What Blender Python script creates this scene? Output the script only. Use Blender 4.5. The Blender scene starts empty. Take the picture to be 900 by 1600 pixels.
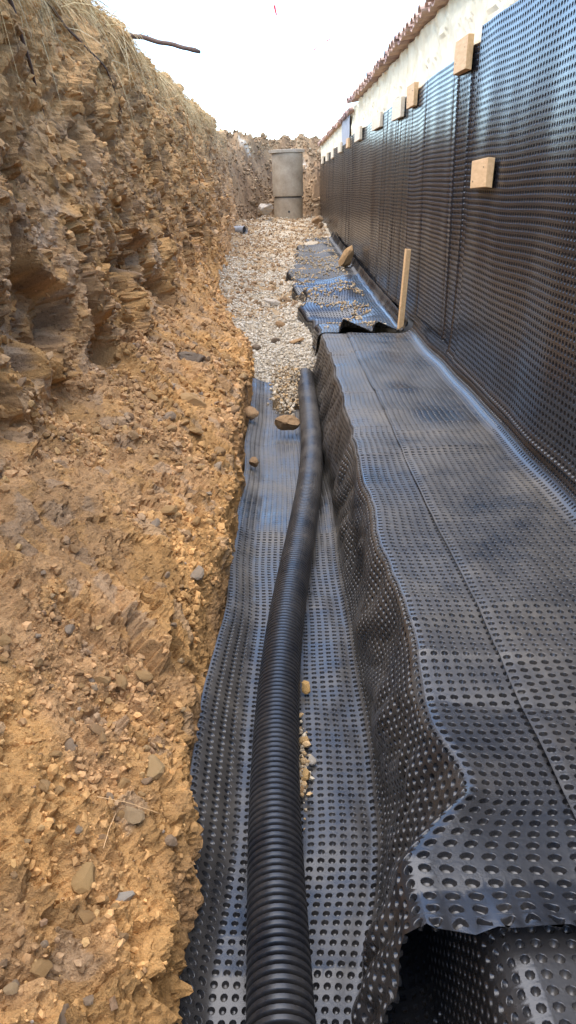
import bpy, math, random
import numpy as np
from mathutils import Vector, Matrix, Euler

rng = np.random.default_rng(7)
random.seed(7)
SC = bpy.context.scene
COL = SC.collection

# ------------------------------------------------------------------ camera, sky, sun, exposure
EYE = 1.72
cam_d = bpy.data.cameras.new('camera')
cam = bpy.data.objects.new('camera', cam_d); COL.objects.link(cam)
cam.location = (0.0, 0.0, EYE)
cam.rotation_euler = (math.radians(90 - 22.7), 0, math.radians(-0.66))
cam_d.sensor_fit = 'VERTICAL'
cam_d.angle = 2 * math.atan(800 / 1204)
cam_d.clip_start = 0.02
cam_d.clip_end = 2000
SC.camera = cam

SUN_EL, SUN_AZ = 74.0, 265.0           # degrees; azimuth clockwise from +Y (the trench axis)
world = bpy.data.worlds.new('World'); SC.world = world
world.use_nodes = True
wn = world.node_tree
bg = wn.nodes['Background']
sky = wn.nodes.new('ShaderNodeTexSky')
sky.sky_type = 'NISHITA'; sky.sun_disc = False
sky.sun_elevation = math.radians(SUN_EL); sky.sun_rotation = math.radians(SUN_AZ)
sky.dust_density = 0.4; sky.ozone_density = 3.5; sky.air_density = 1.0
wn.links.new(sky.outputs[0], bg.inputs[0])
bg.inputs[1].default_value = 0.15

sun_d = bpy.data.lights.new('sun', 'SUN'); sun_d.energy = 1.5; sun_d.angle = math.radians(84)
sun_d.color = (1.0, 0.89, 0.72)
sun = bpy.data.objects.new('sun', sun_d); COL.objects.link(sun)
a, e = math.radians(SUN_AZ), math.radians(SUN_EL)
to_sun = Vector((math.sin(a) * math.cos(e), math.cos(a) * math.cos(e), math.sin(e)))
sun.rotation_euler = to_sun.to_track_quat('Z', 'Y').to_euler()
sun.location = (0, 0, 20)

vs = SC.view_settings
vs.view_transform = 'Standard'; vs.look = 'None'; vs.gamma = 1.0
vs.use_curve_mapping = False
vs.exposure = 2.22
SC.cycles.max_bounces = 8

# ------------------------------------------------------------------ numeric helpers
def hsh(ix, iy, seed):
    h = (ix.astype(np.int64) * 374761393 + iy.astype(np.int64) * 668265263 + seed * 1442695041) & 0xffffffff
    h = ((h ^ (h >> 13)) * 1274126177) & 0xffffffff
    h = ((h ^ (h >> 16)) * 2246822519) & 0xffffffff
    return ((h ^ (h >> 15)) & 0xffffff) / float(0xffffff)

def per(x, y, seed=0):
    x = np.asarray(x, float); y = np.asarray(y, float)
    x, y = np.broadcast_arrays(x, y)
    xi = np.floor(x); yi = np.floor(y); fx = x - xi; fy = y - yi
    u = fx * fx * fx * (fx * (fx * 6 - 15) + 10); v = fy * fy * fy * (fy * (fy * 6 - 15) + 10)
    def g(i, j):
        an = hsh(xi + i, yi + j, seed) * 2 * np.pi
        return np.cos(an) * (fx - i) + np.sin(an) * (fy - j)
    return 1.5 * ((g(0, 0) * (1 - u) + g(1, 0) * u) * (1 - v) + (g(0, 1) * (1 - u) + g(1, 1) * u) * v)

def fbm(x, y, seed=0, oct=4, gain=0.5):
    r = 0; am = 1.0
    for k in range(oct):
        r = r + am * per(x * 2.03 ** k + 17 * k, y * 2.03 ** k - 9 * k, seed + k); am *= gain
    return r

def cells(x, y, seed):
    """nearest jittered cell: random value, facet height, gap to the second nearest"""
    xi = np.floor(x); yi = np.floor(y)
    f1 = np.full(x.shape, 9.0); f2 = np.full(x.shape, 9.0)
    rid = np.zeros(x.shape); fac = np.zeros(x.shape)
    for i in (-1, 0, 1):
        for j in (-1, 0, 1):
            cx, cy = xi + i, yi + j
            px = cx + hsh(cx, cy, seed); py = cy + hsh(cx, cy, seed + 1)
            dx, dy = x - px, y - py
            d = np.sqrt(dx * dx + dy * dy)
            r = hsh(cx, cy, seed + 2)
            f = (r - .5) + dx * (hsh(cx, cy, seed + 3) - .5) * 2.2 + dy * (hsh(cx, cy, seed + 4) - .5) * 2.2
            near = d < f1
            f2 = np.where(near, f1, np.minimum(f2, d))
            rid = np.where(near, hsh(cx, cy, seed + 5), rid); fac = np.where(near, f, fac)
            f1 = np.where(near, d, f1)
    return rid, fac, f2 - f1

def sst(a, b, x):
    t = np.clip((x - a) / (b - a), 0, 1); return t * t * (3 - 2 * t)

def lerp(a, b, t): return a + (b - a) * t

# ------------------------------------------------------------------ mesh helpers
def mesh_np(name, V, polys, mats, attrs=None, colors=None, smooth=True, matidx=None):
    """polys: list of (n,k) int arrays, smooth: bool or list of bools per array"""
    me = bpy.data.meshes.new(name)
    V = np.ascontiguousarray(V, dtype=np.float32)
    me.vertices.add(len(V)); me.vertices.foreach_set('co', V.ravel())
    loops = np.concatenate([p.ravel() for p in polys]).astype(np.int32)
    tot = np.concatenate([np.full(len(p), p.shape[1], np.int32) for p in polys])
    start = np.concatenate([[0], np.cumsum(tot)[:-1]]).astype(np.int32)
    me.loops.add(len(loops)); me.loops.foreach_set('vertex_index', loops)
    me.polygons.add(len(tot)); me.polygons.foreach_set('loop_start', start)
    sm = smooth if isinstance(smooth, list) else [smooth] * len(polys)
    me.polygons.foreach_set('use_smooth', np.concatenate([np.full(len(p), s, bool) for p, s in zip(polys, sm)]))
    if matidx is not None:
        me.polygons.foreach_set('material_index', matidx.astype(np.int32))
    me.update(calc_edges=True)
    for k, v in (attrs or {}).items():
        at = me.attributes.new(k, 'FLOAT', 'POINT'); at.data.foreach_set('value', np.asarray(v, np.float32))
    for k, v in (colors or {}).items():
        c = np.ones((len(V), 4), np.float32); c[:, :3] = v
        at = me.attributes.new(k, 'FLOAT_COLOR', 'POINT'); at.data.foreach_set('color', c.ravel())
    for m in (mats if isinstance(mats, (list, tuple)) else [mats]):
        me.materials.append(m)
    me.validate()
    return me

def link(name, me, parent=None):
    o = bpy.data.objects.new(name, me); COL.objects.link(o)
    if parent is not None: o.parent = parent
    return o

def empty(name, loc=(0, 0, 0), rot=(0, 0, 0)):
    o = bpy.data.objects.new(name, None); COL.objects.link(o)
    o.location = loc; o.rotation_euler = rot; o.empty_display_size = .1
    return o

def tag(o, label=None, cat=None, group=None, kind=None):
    if label: o['label'] = label
    if cat: o['category'] = cat
    if group: o['group'] = group
    if kind: o['kind'] = kind
    return o

def grid_faces(n, m):
    i, j = np.meshgrid(np.arange(n - 1), np.arange(m - 1), indexing='ij')
    q = i * m + j
    return np.stack([q, q + m, q + m + 1, q + 1], -1).reshape(-1, 4)

# ------------------------------------------------------------------ materials
def new_mat(name):
    m = bpy.data.materials.new(name); m.use_nodes = True
    nt = m.node_tree; b = nt.nodes['Principled BSDF']
    return m, nt, b

def N(nt, typ, **kw):
    n = nt.nodes.new(typ)
    for k, v in kw.items():
        if k in n.inputs.keys(): n.inputs[k].default_value = v
        else: setattr(n, k, v)
    return n

def noise(nt, vec, scale, detail=4, rough=.55):
    n = N(nt, 'ShaderNodeTexNoise'); n.inputs['Scale'].default_value = scale
    n.inputs['Detail'].default_value = detail; n.inputs['Roughness'].default_value = rough
    nt.links.new(vec, n.inputs['Vector']); return n.outputs['Fac']

def ramp(nt, fac, stops):
    r = N(nt, 'ShaderNodeValToRGB'); cr = r.color_ramp
    while len(cr.elements) < len(stops): cr.elements.new(.5)
    for el, (p, c) in zip(cr.elements, stops):
        el.position = p; el.color = (*c, 1) if len(c) == 3 else c
    nt.links.new(fac, r.inputs[0]); return r.outputs[0]

def mixc(nt, fac, a, b, mode='MIX'):
    m = N(nt, 'ShaderNodeMix', data_type='RGBA', blend_type=mode)
    for s, v in ((0, fac), (6, a), (7, b)):
        if hasattr(v, 'is_linked'): nt.links.new(v, m.inputs[s])
        else: m.inputs[s].default_value = v if s == 0 else (*v, 1)
    return m.outputs[2]

def math_n(nt, op, a, b=None, clamp=False):
    m = N(nt, 'ShaderNodeMath', operation=op, use_clamp=clamp)
    for s, v in ((0, a), (1, b)):
        if v is None: continue
        if hasattr(v, 'is_linked'): nt.links.new(v, m.inputs[s])
        else: m.inputs[s].default_value = v
    return m.outputs[0]

def bump(nt, b, h, dist, strength=1.0):
    n = N(nt, 'ShaderNodeBump'); n.inputs['Distance'].default_value = dist; n.inputs['Strength'].default_value = strength
    nt.links.new(h, n.inputs['Height']); nt.links.new(n.outputs[0], b.inputs['Normal'])

def pos(nt): return N(nt, 'ShaderNodeNewGeometry').outputs['Position']
def objc(nt): return N(nt, 'ShaderNodeTexCoord').outputs['Object']

def soil_mat():
    m, nt, b = new_mat('earth')
    p = pos(nt)
    at = N(nt, 'ShaderNodeAttribute', attribute_name='tone')
    n1 = noise(nt, p, 55, 6, .7); n2 = noise(nt, p, 260, 3, .6)
    v = ramp(nt, n1, [(.28, (.55, .52, .49)), (.46, (1.08, 1.08, 1.08)), (.75, (1.32, 1.29, 1.24))])
    c = mixc(nt, 1.0, at.outputs['Color'], v, 'MULTIPLY')
    v2 = ramp(nt, n2, [(.3, (.72, .70, .68)), (.6, (1.1, 1.1, 1.1))])
    c = mixc(nt, .8, c, v2, 'MULTIPLY')
    nt.links.new(c, b.inputs['Base Color'])
    b.inputs['Roughness'].default_value = .95; b.inputs['Specular IOR Level'].default_value = .15
    h = math_n(nt, 'ADD', n1, math_n(nt, 'MULTIPLY', n2, .35))
    bump(nt, b, h, .018, 1.0)
    return m

def stone_mat(name, stops):
    m, nt, b = new_mat(name)
    oi = N(nt, 'ShaderNodeObjectInfo')
    p = objc(nt)
    base = ramp(nt, oi.outputs['Random'], stops)
    n1 = noise(nt, p, 60, 6, .7)
    v = ramp(nt, n1, [(.25, (.6, .58, .55)), (.55, (1, 1, 1)), (.8, (1.2, 1.18, 1.12))])
    nt.links.new(mixc(nt, 1.0, base, v, 'MULTIPLY'), b.inputs['Base Color'])
    b.inputs['Roughness'].default_value = .9; b.inputs['Specular IOR Level'].default_value = .2
    bump(nt, b, n1, .006, .8)
    return m

def tone_mat(name, rough=.9, scale=120):
    m, nt, b = new_mat(name)
    at = N(nt, 'ShaderNodeAttribute', attribute_name='tone')
    n1 = noise(nt, pos(nt), scale, 5, .65)
    v = ramp(nt, n1, [(.25, (.65, .64, .62)), (.55, (1, 1, 1)), (.8, (1.15, 1.14, 1.1))])
    nt.links.new(mixc(nt, 1.0, at.outputs['Color'], v, 'MULTIPLY'), b.inputs['Base Color'])
    b.inputs['Roughness'].default_value = rough; b.inputs['Specular IOR Level'].default_value = .2
    return m

def membrane_mat(name, dust, patch=1.0):
    """black studded plastic with dried mud film; 'pit' marks stud bottoms where dirt collects"""
    m, nt, b = new_mat(name)
    p = pos(nt)
    pit = N(nt, 'ShaderNodeAttribute', attribute_name='pit').outputs['Fac']
    film = N(nt, 'ShaderNodeAttribute', attribute_name='film').outputs['Fac']
    big = noise(nt, p, 2.1, 5, .6); fine = noise(nt, p, 45, 6, .75); mid = noise(nt, p, 11, 5, .7)
    f = math_n(nt, 'ADD', math_n(nt, 'MULTIPLY', big, .9), math_n(nt, 'MULTIPLY', mid, .5))
    f = math_n(nt, 'ADD', f, math_n(nt, 'MULTIPLY', fine, .35))
    f = math_n(nt, 'SUBTRACT', f, .62)
    f = math_n(nt, 'MULTIPLY', f, 2.2, True)
    f = math_n(nt, 'MULTIPLY', math_n(nt, 'MULTIPLY', f, film), dust)
    f = math_n(nt, 'MULTIPLY', f, math_n(nt, 'SUBTRACT', 1.0, math_n(nt, 'MULTIPLY', pit, .95)))  # paints shade inside the studs by leaving the pale film out
    pd = math_n(nt, 'MULTIPLY', pit, math_n(nt, 'MULTIPLY', ramp(nt, mid, [(.38, (0, 0, 0)), (.62, (1, 1, 1))]), 0.30 * dust + .04))
    f = math_n(nt, 'MAXIMUM', f, pd, True)
    col = mixc(nt, f, (.010, .011, .014), (.20, .170, .130))
    nt.links.new(col, b.inputs['Base Color'])
    r = math_n(nt, 'ADD', .15, math_n(nt, 'MULTIPLY', f, .65))
    r = math_n(nt, 'ADD', r, math_n(nt, 'MULTIPLY', fine, .10))
    nt.links.new(r, b.inputs['Roughness'])
    b.inputs['Specular IOR Level'].default_value = .55
    bump(nt, b, math_n(nt, 'ADD', fine, math_n(nt, 'MULTIPLY', mid, 1.5)), .0015, .5)
    return m

def plain(name, c1, c2, scale=14, rough=.8, bmp=.003, spec=.3, stretch=None):
    m, nt, b = new_mat(name)
    v = objc(nt)
    if stretch:
        mp = N(nt, 'ShaderNodeMapping'); mp.inputs['Scale'].default_value = stretch
        nt.links.new(v, mp.inputs['Vector']); v = mp.outputs[0]
    n = noise(nt, v, scale, 7, .65); n2 = noise(nt, v, scale * 7, 4, .6)
    k = math_n(nt, 'ADD', math_n(nt, 'MULTIPLY', n, .75), math_n(nt, 'MULTIPLY', n2, .25))
    nt.links.new(ramp(nt, k, [(.32, c1), (.66, c2)]), b.inputs['Base Color'])
    b.inputs['Roughness'].default_value = rough; b.inputs['Specular IOR Level'].default_value = spec
    if bmp: bump(nt, b, k, bmp, .8)
    return m

M_EARTH = soil_mat()
M_RUBBLE = tone_mat('rubble_stone')
M_GRAVEL = tone_mat('pale_gravel', .85, 160)
M_STONE = stone_mat('tan_stone', [(0, (.42, .245, .10)), (.35, (.46, .28, .12)), (.6, (.36, .22, .11)), (.85, (.34, .26, .18)), (1, (.50, .33, .16))])
M_OCHRE = stone_mat('ochre_stone', [(0, (.52, .31, .11)), (1, (.46, .30, .14))])
M_PALE = stone_mat('pale_stone', [(0, (.48, .41, .32)), (1, (.42, .37, .30))])
M_DARKROCK = stone_mat('dark_rock', [(0, (.20, .15, .105)), (1, (.23, .17, .115))])
M_CLOD = stone_mat('brown_clod', [(0, (.34, .21, .105)), (1, (.28, .175, .09))])
M_WALLMEM = membrane_mat('wall_membrane_plastic', .12)
M_MEM = membrane_mat('muddy_membrane_plastic', .54)
M_PLASTER = plain('cream_plaster', (.84, .68, .42), (.95, .83, .58), 5, .9, .01)
M_CEMENT = plain('grey_cement', (.34, .34, .34), (.44, .44, .43), 6, .9, .006)
M_CONC = plain('stained_concrete', (.25, .185, .115), (.44, .355, .245), 3.2, .9, .006)
M_LID = plain('weathered_lid', (.34, .26, .17), (.55, .46, .34), 6, .9, .006)
M_TILE = plain('terracotta', (.40, .25, .18), (.56, .38, .28), 9, .85, .004)
M_TILE2 = plain('weathered_terracotta', (.26, .17, .15), (.42, .27, .21), 9, .85, .004)
M_WOOD = plain('raw_timber', (.60, .35, .15), (.80, .52, .26), 6, .7, .0015, .3, (8, 1.2, 8))
M_WOODP = plain('pale_timber', (.72, .54, .34), (.86, .72, .50), 6, .7, .0015, .3, (8, 1.2, 8))
M_ROOT = plain('dark_root', (.07, .045, .035), (.14, .09, .065), 30, .9, .003)
M_STRAWS = tone_mat('dry_straw', .8, 60)
M_PVC = plain('grey_pipe_plastic', (.30, .30, .30), (.42, .42, .42), 8, .5, 0)
M_FIELD = plain('field_earth', (.24, .165, .09), (.40, .30, .17), 1.2, .95, .05)
M_HOLE = plain('hole_shade', (.05, .045, .04), (.09, .08, .07), 6, .9, 0)  # near-black stands in for shade in hole and bore; also colours the joint

def pipe_mat():
    m, nt, b = new_mat('black_corrugated_plastic')
    p = pos(nt)
    sx = N(nt, 'ShaderNodeSeparateXYZ'); nt.links.new(p, sx.inputs[0])
    far = N(nt, 'ShaderNodeMapRange'); far.inputs[1].default_value = 2.6; far.inputs[2].default_value = 5.2
    nt.links.new(sx.outputs[1], far.inputs[0])
    n1 = noise(nt, p, 6, 5, .7); n2 = noise(nt, p, 70, 5, .7)
    d = math_n(nt, 'ADD', math_n(nt, 'MULTIPLY', n1, .7), math_n(nt, 'MULTIPLY', n2, .5))
    d = math_n(nt, 'MULTIPLY', math_n(nt, 'SUBTRACT', d, .45), 1.6, True)
    amt = math_n(nt, 'ADD', .17, math_n(nt, 'MULTIPLY', far.outputs[0], .85))
    f = math_n(nt, 'MULTIPLY', d, amt, True)
    nt.links.new(mixc(nt, f, (.010, .011, .014), (.27, .225, .17)), b.inputs['Base Color'])
    nt.links.new(math_n(nt, 'ADD', .33, math_n(nt, 'MULTIPLY', f, .5)), b.inputs['Roughness'])
    b.inputs['Specular IOR Level'].default_value = .5
    return m
M_PIPE = pipe_mat()

# ------------------------------------------------------------------ left earth bank
def step_y(y0, y1):
    out = [y0]
    while out[-1] < y1:
        y = out[-1]
        out.append(y + (.0047 * (y + .55) if y > .45 else (.05 if y < .2 else .02)))
    return np.array(out)
BY = step_y(-4.0, 25.5)
seg_n = [34, 112, 78, 72, 16, 12]

def bank_ctrl(Y):
    """profile control points (x, z) for every Y -> (6+1, len(Y), 2)"""
    w = per(Y * .9, Y * 0 + 3.3, 11); w2 = per(Y * 2.3, Y * 0 + 8.1, 12)
    far = sst(7.2, 11.5, Y); vf = sst(11.5, 18, Y)
    x0 = -.235 + .03 * w + .02 * w2 - .50 * far - .25 * vf
    notch = np.exp(-((Y - 2.55) / .28) ** 2) * .10          # recess in the step beside the pipe
    x1 = -.275 + .04 * w + .03 * w2 - .50 * far - .22 * vf - notch * 1.0
    z0 = -.08 + 0 * Y
    z1 = .30 + .10 * per(Y * .8, Y * 0 + 1.7, 13) + .13 * far + .30 * vf - .05 * np.exp(-((Y - 1.35) / .5) ** 2)
    x2 = -1.0 + .10 * per(Y * .55, Y * 0 + 5.5, 14) - .08 * vf
    z2 = .80 + .10 * per(Y * .5, Y * 0 + 2.5, 15) + .18 * far + .25 * vf
    x3 = -1.19 + .12 * per(Y * .6, Y * 0 + 9.5, 16) - .08 * vf
    z3 = 1.85 + .12 * per(Y * .5, Y * 0 + 6.1, 17) + 0 * Y
    x4 = -1.44 + .07 * per(Y * .9, Y * 0 + 4.2, 18)
    z4 = 3.05 + .06 * per(Y * .8, Y * 0 + 7.7, 19) - 1.6 * sst(.2, -2.0, Y)  # unseen bank behind the camera lowered to let sky light in
    z3 = z3 - .8 * sst(.2, -2.0, Y)
    x5 = x4 - .32; z5 = z4 + .09
    x6 = -3.0 + 0 * Y; z6 = 3.14 + 0 * Y
    return np.array([[x0, z0], [x1, z1], [x2, z2], [x3, z3], [x4, z4], [x5, z5], [x6, z6]])

C = bank_ctrl(BY)                                            # 7,2,n
PX, PZ, zone = [], [], []
for k, n in enumerate(seg_n):
    t = np.linspace(0, 1, n, endpoint=False)[:, None]
    PX.append(lerp(C[k, 0][None], C[k + 1, 0][None], t)); PZ.append(lerp(C[k, 1][None], C[k + 1, 1][None], t))
    zone.append(k + t[:, 0])
PX.append(C[6, 0][None]); PZ.append(C[6, 1][None]); zone.append(np.array([6.0]))
PX = np.concatenate(PX); PZ = np.concatenate(PZ); zone = np.concatenate(zone)
def blur0(A, r):
    k = np.exp(-(np.arange(-r, r + 1) / (r * .5)) ** 2); k /= k.sum()
    B = np.pad(A, ((r, r), (0, 0)), mode='edge')
    return sum(k[i] * B[i:i + len(A)] for i in range(2 * r + 1))
PX = blur0(PX, 5); PZ = blur0(PZ, 5)
ds = np.sqrt(np.diff(PX, axis=0) ** 2 + np.diff(PZ, axis=0) ** 2)
S = np.concatenate([np.zeros((1, PX.shape[1])), np.cumsum(ds, 0)])
YY = np.broadcast_to(BY[None], PX.shape)
ZN = np.broadcast_to(zone[:, None], PX.shape)
tx = np.gradient(PX, axis=0); tz = np.gradient(PZ, axis=0); tl = np.sqrt(tx * tx + tz * tz) + 1e-9
nx, nz = tz / tl, -tx / tl                                   # points out of the earth towards the trench
dyv = np.gradient(BY)[None]
steep = sst(1.75, 2.25, ZN) * (1 - sst(3.9, 4.5, ZN))
stepf = (1 - sst(.85, 1.15, ZN))
slope = sst(.9, 1.2, ZN) * (1 - sst(1.75, 2.2, ZN))
def fade(sz): return np.clip(sz / (dyv * 2.2), 0, 1)
# strata dip: rotate the domain so chunks run down to the right
ca, sa = math.cos(.75), math.sin(.75)
A1 = (S * ca + YY * sa); B1 = (-S * sa + YY * ca)
wx = .14 * fbm(S * 4, YY * 4, 31, 4); wy = .14 * fbm(S * 4 + 50, YY * 4, 32, 4)
r1, f1, g1 = cells((A1 + wx) / .50, (B1 + wy) / .42, 41)
r2, f2, g2 = cells((A1 + wx * .6) / .20, (B1 + wy * .6) / .16, 51)
r3, f3, g3 = cells((A1 + wx * .3) / .080, (B1 + wy * .3) / .068, 61)
r4, f4, g4 = cells(A1 / .036, B1 / .028, 71)
rough = .12 + .88 * sst(-.2, .35, fbm(S * 1.5, YY * 1.3, 77, 3))          # patchy: smooth dusty skins and broken ground
upper = sst(2.75, 3.3, ZN + .25 * fbm(S * 1.3, YY * .9, 78, 2))
amp = steep + .36 * slope + .16 * stepf
H = (.13 * fbm(S * .9, YY * .8, 81, 3) * (steep + .45 * slope)
     + .15 * f1 * amp * (1 - .80 * upper) * (.45 + .55 * rough)
     + .085 * f2 * amp * (1 - .75 * upper) * (.35 + .65 * rough) * fade(.13)
     + .060 * steep * (.25 + .75 * upper) * (sst(0, .45, cells((S + wx * .5) / .21, (YY + wy * .5) / .19, 171)[2]) - .5) * (.4 + .6 * rough)
     + .034 * (steep * (.3 + .7 * upper) + .15 * slope) * (sst(0, .45, cells((S + wx * .4) / .085, (YY + wy * .4) / .085, 181)[2]) - .5) * fade(.08)
     + .05 * steep * upper * fbm(S * 4, YY * 4, 191, 4)
     + .036 * f3 * (amp * .9 * (1 - .5 * upper) + .10 * slope) * (.3 + .7 * rough) * fade(.055)
     + .013 * f4 * (.12 + .88 * rough) * fade(.03)
     + .022 * fbm(S * 9, YY * 9, 91, 4) * (.3 + .7 * rough) * fade(.1)
     + .006 * fbm(S * 55, YY * 55, 95, 2) * fade(.02))
H -= .035 * np.exp(-g2 / .06) * steep * rough * fade(.1) + .012 * np.exp(-g3 / .08) * (steep + .4 * slope) * rough * fade(.05)
# hollows under the overhanging clods at the foot of the steep face
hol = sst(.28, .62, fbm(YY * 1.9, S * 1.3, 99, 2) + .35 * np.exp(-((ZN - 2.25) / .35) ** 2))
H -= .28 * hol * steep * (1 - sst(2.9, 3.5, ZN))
H *= (1 - .28 * steep) * (1 - .8 * sst(4.6, 5.6, ZN)) * sst(-.02, .18, ZN)
BX = PX + nx * H; BZ = PZ + nz * H
BYY = YY + .25 * H * per(S * 6, YY * 6, 101)
# earth colours: ochre below, browner loam towards the top and the far end, grey slabs in the middle, hollows darkened as shade
och = np.array([.48, .268, .100]); tan = np.array([.455, .265, .120]); brn = np.array([.54, .305, .122])
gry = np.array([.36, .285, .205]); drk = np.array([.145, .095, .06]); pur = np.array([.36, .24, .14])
def mx(c, d, t): return c + (d - c) * np.clip(t, 0, 1)[..., None]
tone = np.broadcast_to(tan, PX.shape + (3,)).copy()
tone = mx(tone, och, sst(-.15, .45, fbm(S * 1.6, YY * 1.3, 111, 4)))
hz = sst(1.5, 2.6, PZ + .35 * fbm(S * 1.2, YY * .9, 113, 3))
tone = mx(tone, brn, .85 * hz)
tone = mx(tone, brn, .65 * sst(5, 10, YY) * (1 - .3 * slope))
tone = mx(tone, pur, .55 * sst(12, 18, YY))
tone = mx(tone, gry, .50 * (r2 > .78) * sst(.05, .35, fbm(S * 1.1 + 7, YY * .9, 117, 3)) * (steep * (1 - hz * .7) + .2 * slope))
tone = mx(tone, gry, .35 * (r3 > .88) * (1 - upper))
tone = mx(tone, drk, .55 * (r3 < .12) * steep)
tone = mx(tone, drk, .35 * hol * steep)  # shade of the hollows painted into the earth colour
tone = mx(tone, och * 1.08, .6 * (r3 > .45) * (r3 < .62) * (1 - hz))
tone = tone * (.80 + .4 * r2[..., None]) * (.88 + .24 * r4[..., None])
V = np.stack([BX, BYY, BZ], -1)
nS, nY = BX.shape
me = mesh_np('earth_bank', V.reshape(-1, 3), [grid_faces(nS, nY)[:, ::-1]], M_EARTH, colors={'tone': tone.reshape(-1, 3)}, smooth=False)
bank = tag(link('earth_bank', me), 'cut ochre and brown earth bank along the left of the trench', kind='structure')

def bank_normal(i, j):
    i0, i1 = np.clip(i - 3, 0, nS - 1), np.clip(i + 3, 0, nS - 1)
    j0, j1 = np.clip(j - 3, 0, nY - 1), np.clip(j + 3, 0, nY - 1)
    a_ = V[i1, j] - V[i0, j]; b_ = V[i, j1] - V[i, j0]
    n_ = np.cross(b_, a_); n_ /= np.linalg.norm(n_, axis=-1, keepdims=True) + 1e-9
    return n_
def bank_at(x, y, zmax=1.4):
    j = int(np.argmin(np.abs(BY - y)))
    ok = V[:, j, 2] < zmax
    i = int(np.argmin(np.abs(V[:, j, 0] - x) + (~ok) * 9))
    return V[i, j]

# ------------------------------------------------------------------ open ground, trench bottom, footing, far mound
def rect_mesh(rects):
    vs_, fs = [], []
    for (x0, x1, y0, y1, z) in rects:
        k = len(vs_); vs_ += [(x0, y0, z), (x1, y0, z), (x1, y1, z), (x0, y1, z)]; fs.append([k, k + 1, k + 2, k + 3])
    return np.array(vs_), [np.array(fs)]
v_, f_ = rect_mesh([(-400, -2.9, -60, 28.0, 3.10), (1.5, 400, -60, 28.0, 2.35), (-400, 400, 28.0, 900, 2.95), (-2.9, 1.5, -60, -4, -.02)])  # last strip: unseen low ground behind the camera, opens the trench to sky light
tag(link('ground', mesh_np('ground', v_, f_, M_FIELD, smooth=False)), kind='structure')
v_, f_ = rect_mesh([(-1.2, 1.25, -4, 24, -.075)])
tag(link('trench_floor', mesh_np('trench_floor', v_, f_, M_FIELD, smooth=False)), kind='structure')

def box_np(x0, x1, y0, y1, z0, z1):
    v = np.array([(x, y, z) for z in (z0, z1) for y in (y0, y1) for x in (x0, x1)], float)
    f = np.array([[0, 2, 3, 1], [4, 5, 7, 6], [0, 1, 5, 4], [2, 6, 7, 3], [0, 4, 6, 2], [1, 3, 7, 5]])
    return v, f
v_, f_ = box_np(.43, 1.19, -4, 6.74, -.07, .47)
tag(link('footing', mesh_np('footing', v_, [f_], M_CEMENT, smooth=False)), kind='structure')

def zg(Y):                                                   # gravel fill level along the trench
    return np.interp(Y, [6.2, 6.7, 7.3, 8.5, 10, 15, 19, 22, 24], [-.04, .03, .27, .40, .48, .66, .84, 1.0, 1.08])
GY = np.concatenate([np.arange(6.2, 12, .045), np.arange(12, 24.5, .12)]); GX = np.arange(-1.75, 1.3, .045)
gx, gy = np.meshgrid(GX, GY, indexing='ij')
def gravel_z(x, y):
    front = .25 * per(x * 2.2 + 3, y * 0 + .5, 120)
    return zg(y + front) + .045 * fbm(x * 1.7, y * 1.3, 121, 4) + .06 * sst(-.5, -1.1, x) + .02 * per(x * 7, y * 7, 125)
gz = gravel_z(gx, gy)
gt = mx(np.broadcast_to(np.array([.44, .37, .27]), gx.shape + (3,)).copy(), np.array([.34, .235, .13]),
        sst(-.25, .3, fbm(gx * 2.0, gy * 1.2, 131, 4)) * sst(7.8, 9.5, gy) + sst(-.3, -.9, gx + .25 * per(gy * 1.3, gx * 2, 3)) * .8 + sst(6.75, 6.35, gy + .25 * per(gx * 2.2 + 3, gy * 0 + .5, 120)))
me = mesh_np('gravel_bed', np.stack([gx, gy, gz], -1).reshape(-1, 3), [grid_faces(*gx.shape)], M_EARTH, colors={'tone': gt.reshape(-1, 3)}, smooth=False)
tag(link('gravel_bed', me), 'pale gravel fill along the trench bottom', kind='structure')

mxg, myg = np.meshgrid(np.linspace(-3.2, 3.0, 150), np.linspace(18.6, 30, 190), indexing='ij')
left = sst(.05, -1.3, mxg)                                   # the fill leans over the chamber's left side
t_ = sst(22.2, 26.4, myg + 2.6 * left + .25 * fbm(mxg * 1.5, myg, 141, 3))
mz = lerp(.62, 3.02, t_) + .24 * fbm(mxg * 2.0, myg * 2.0, 142, 5) * (1 - .5 * sst(27, 29, myg)) + .10 * cells(mxg / .35, myg / .35, 145)[1] * t_
mz = np.where(myg > 28.5, 2.85, mz)
mt = mx(np.broadcast_to(np.array([.31, .205, .115]), mxg.shape + (3,)).copy(), np.array([.20, .13, .075]), sst(-.2, .4, fbm(mxg * 2, myg * 2, 147, 4)))
mt = mx(mt, np.array([.50, .44, .35]), .8 * (cells(mxg / .25, myg / .25, 149)[0] > .985))
me = mesh_np('earth_mound', np.stack([mxg, myg, mz], -1).reshape(-1, 3), [grid_faces(150, 190)], M_EARTH, colors={'tone': mt.reshape(-1, 3)}, smooth=False)
tag(link('earth_mound', me), 'brown earth mound closing the far end of the trench', kind='structure')

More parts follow.
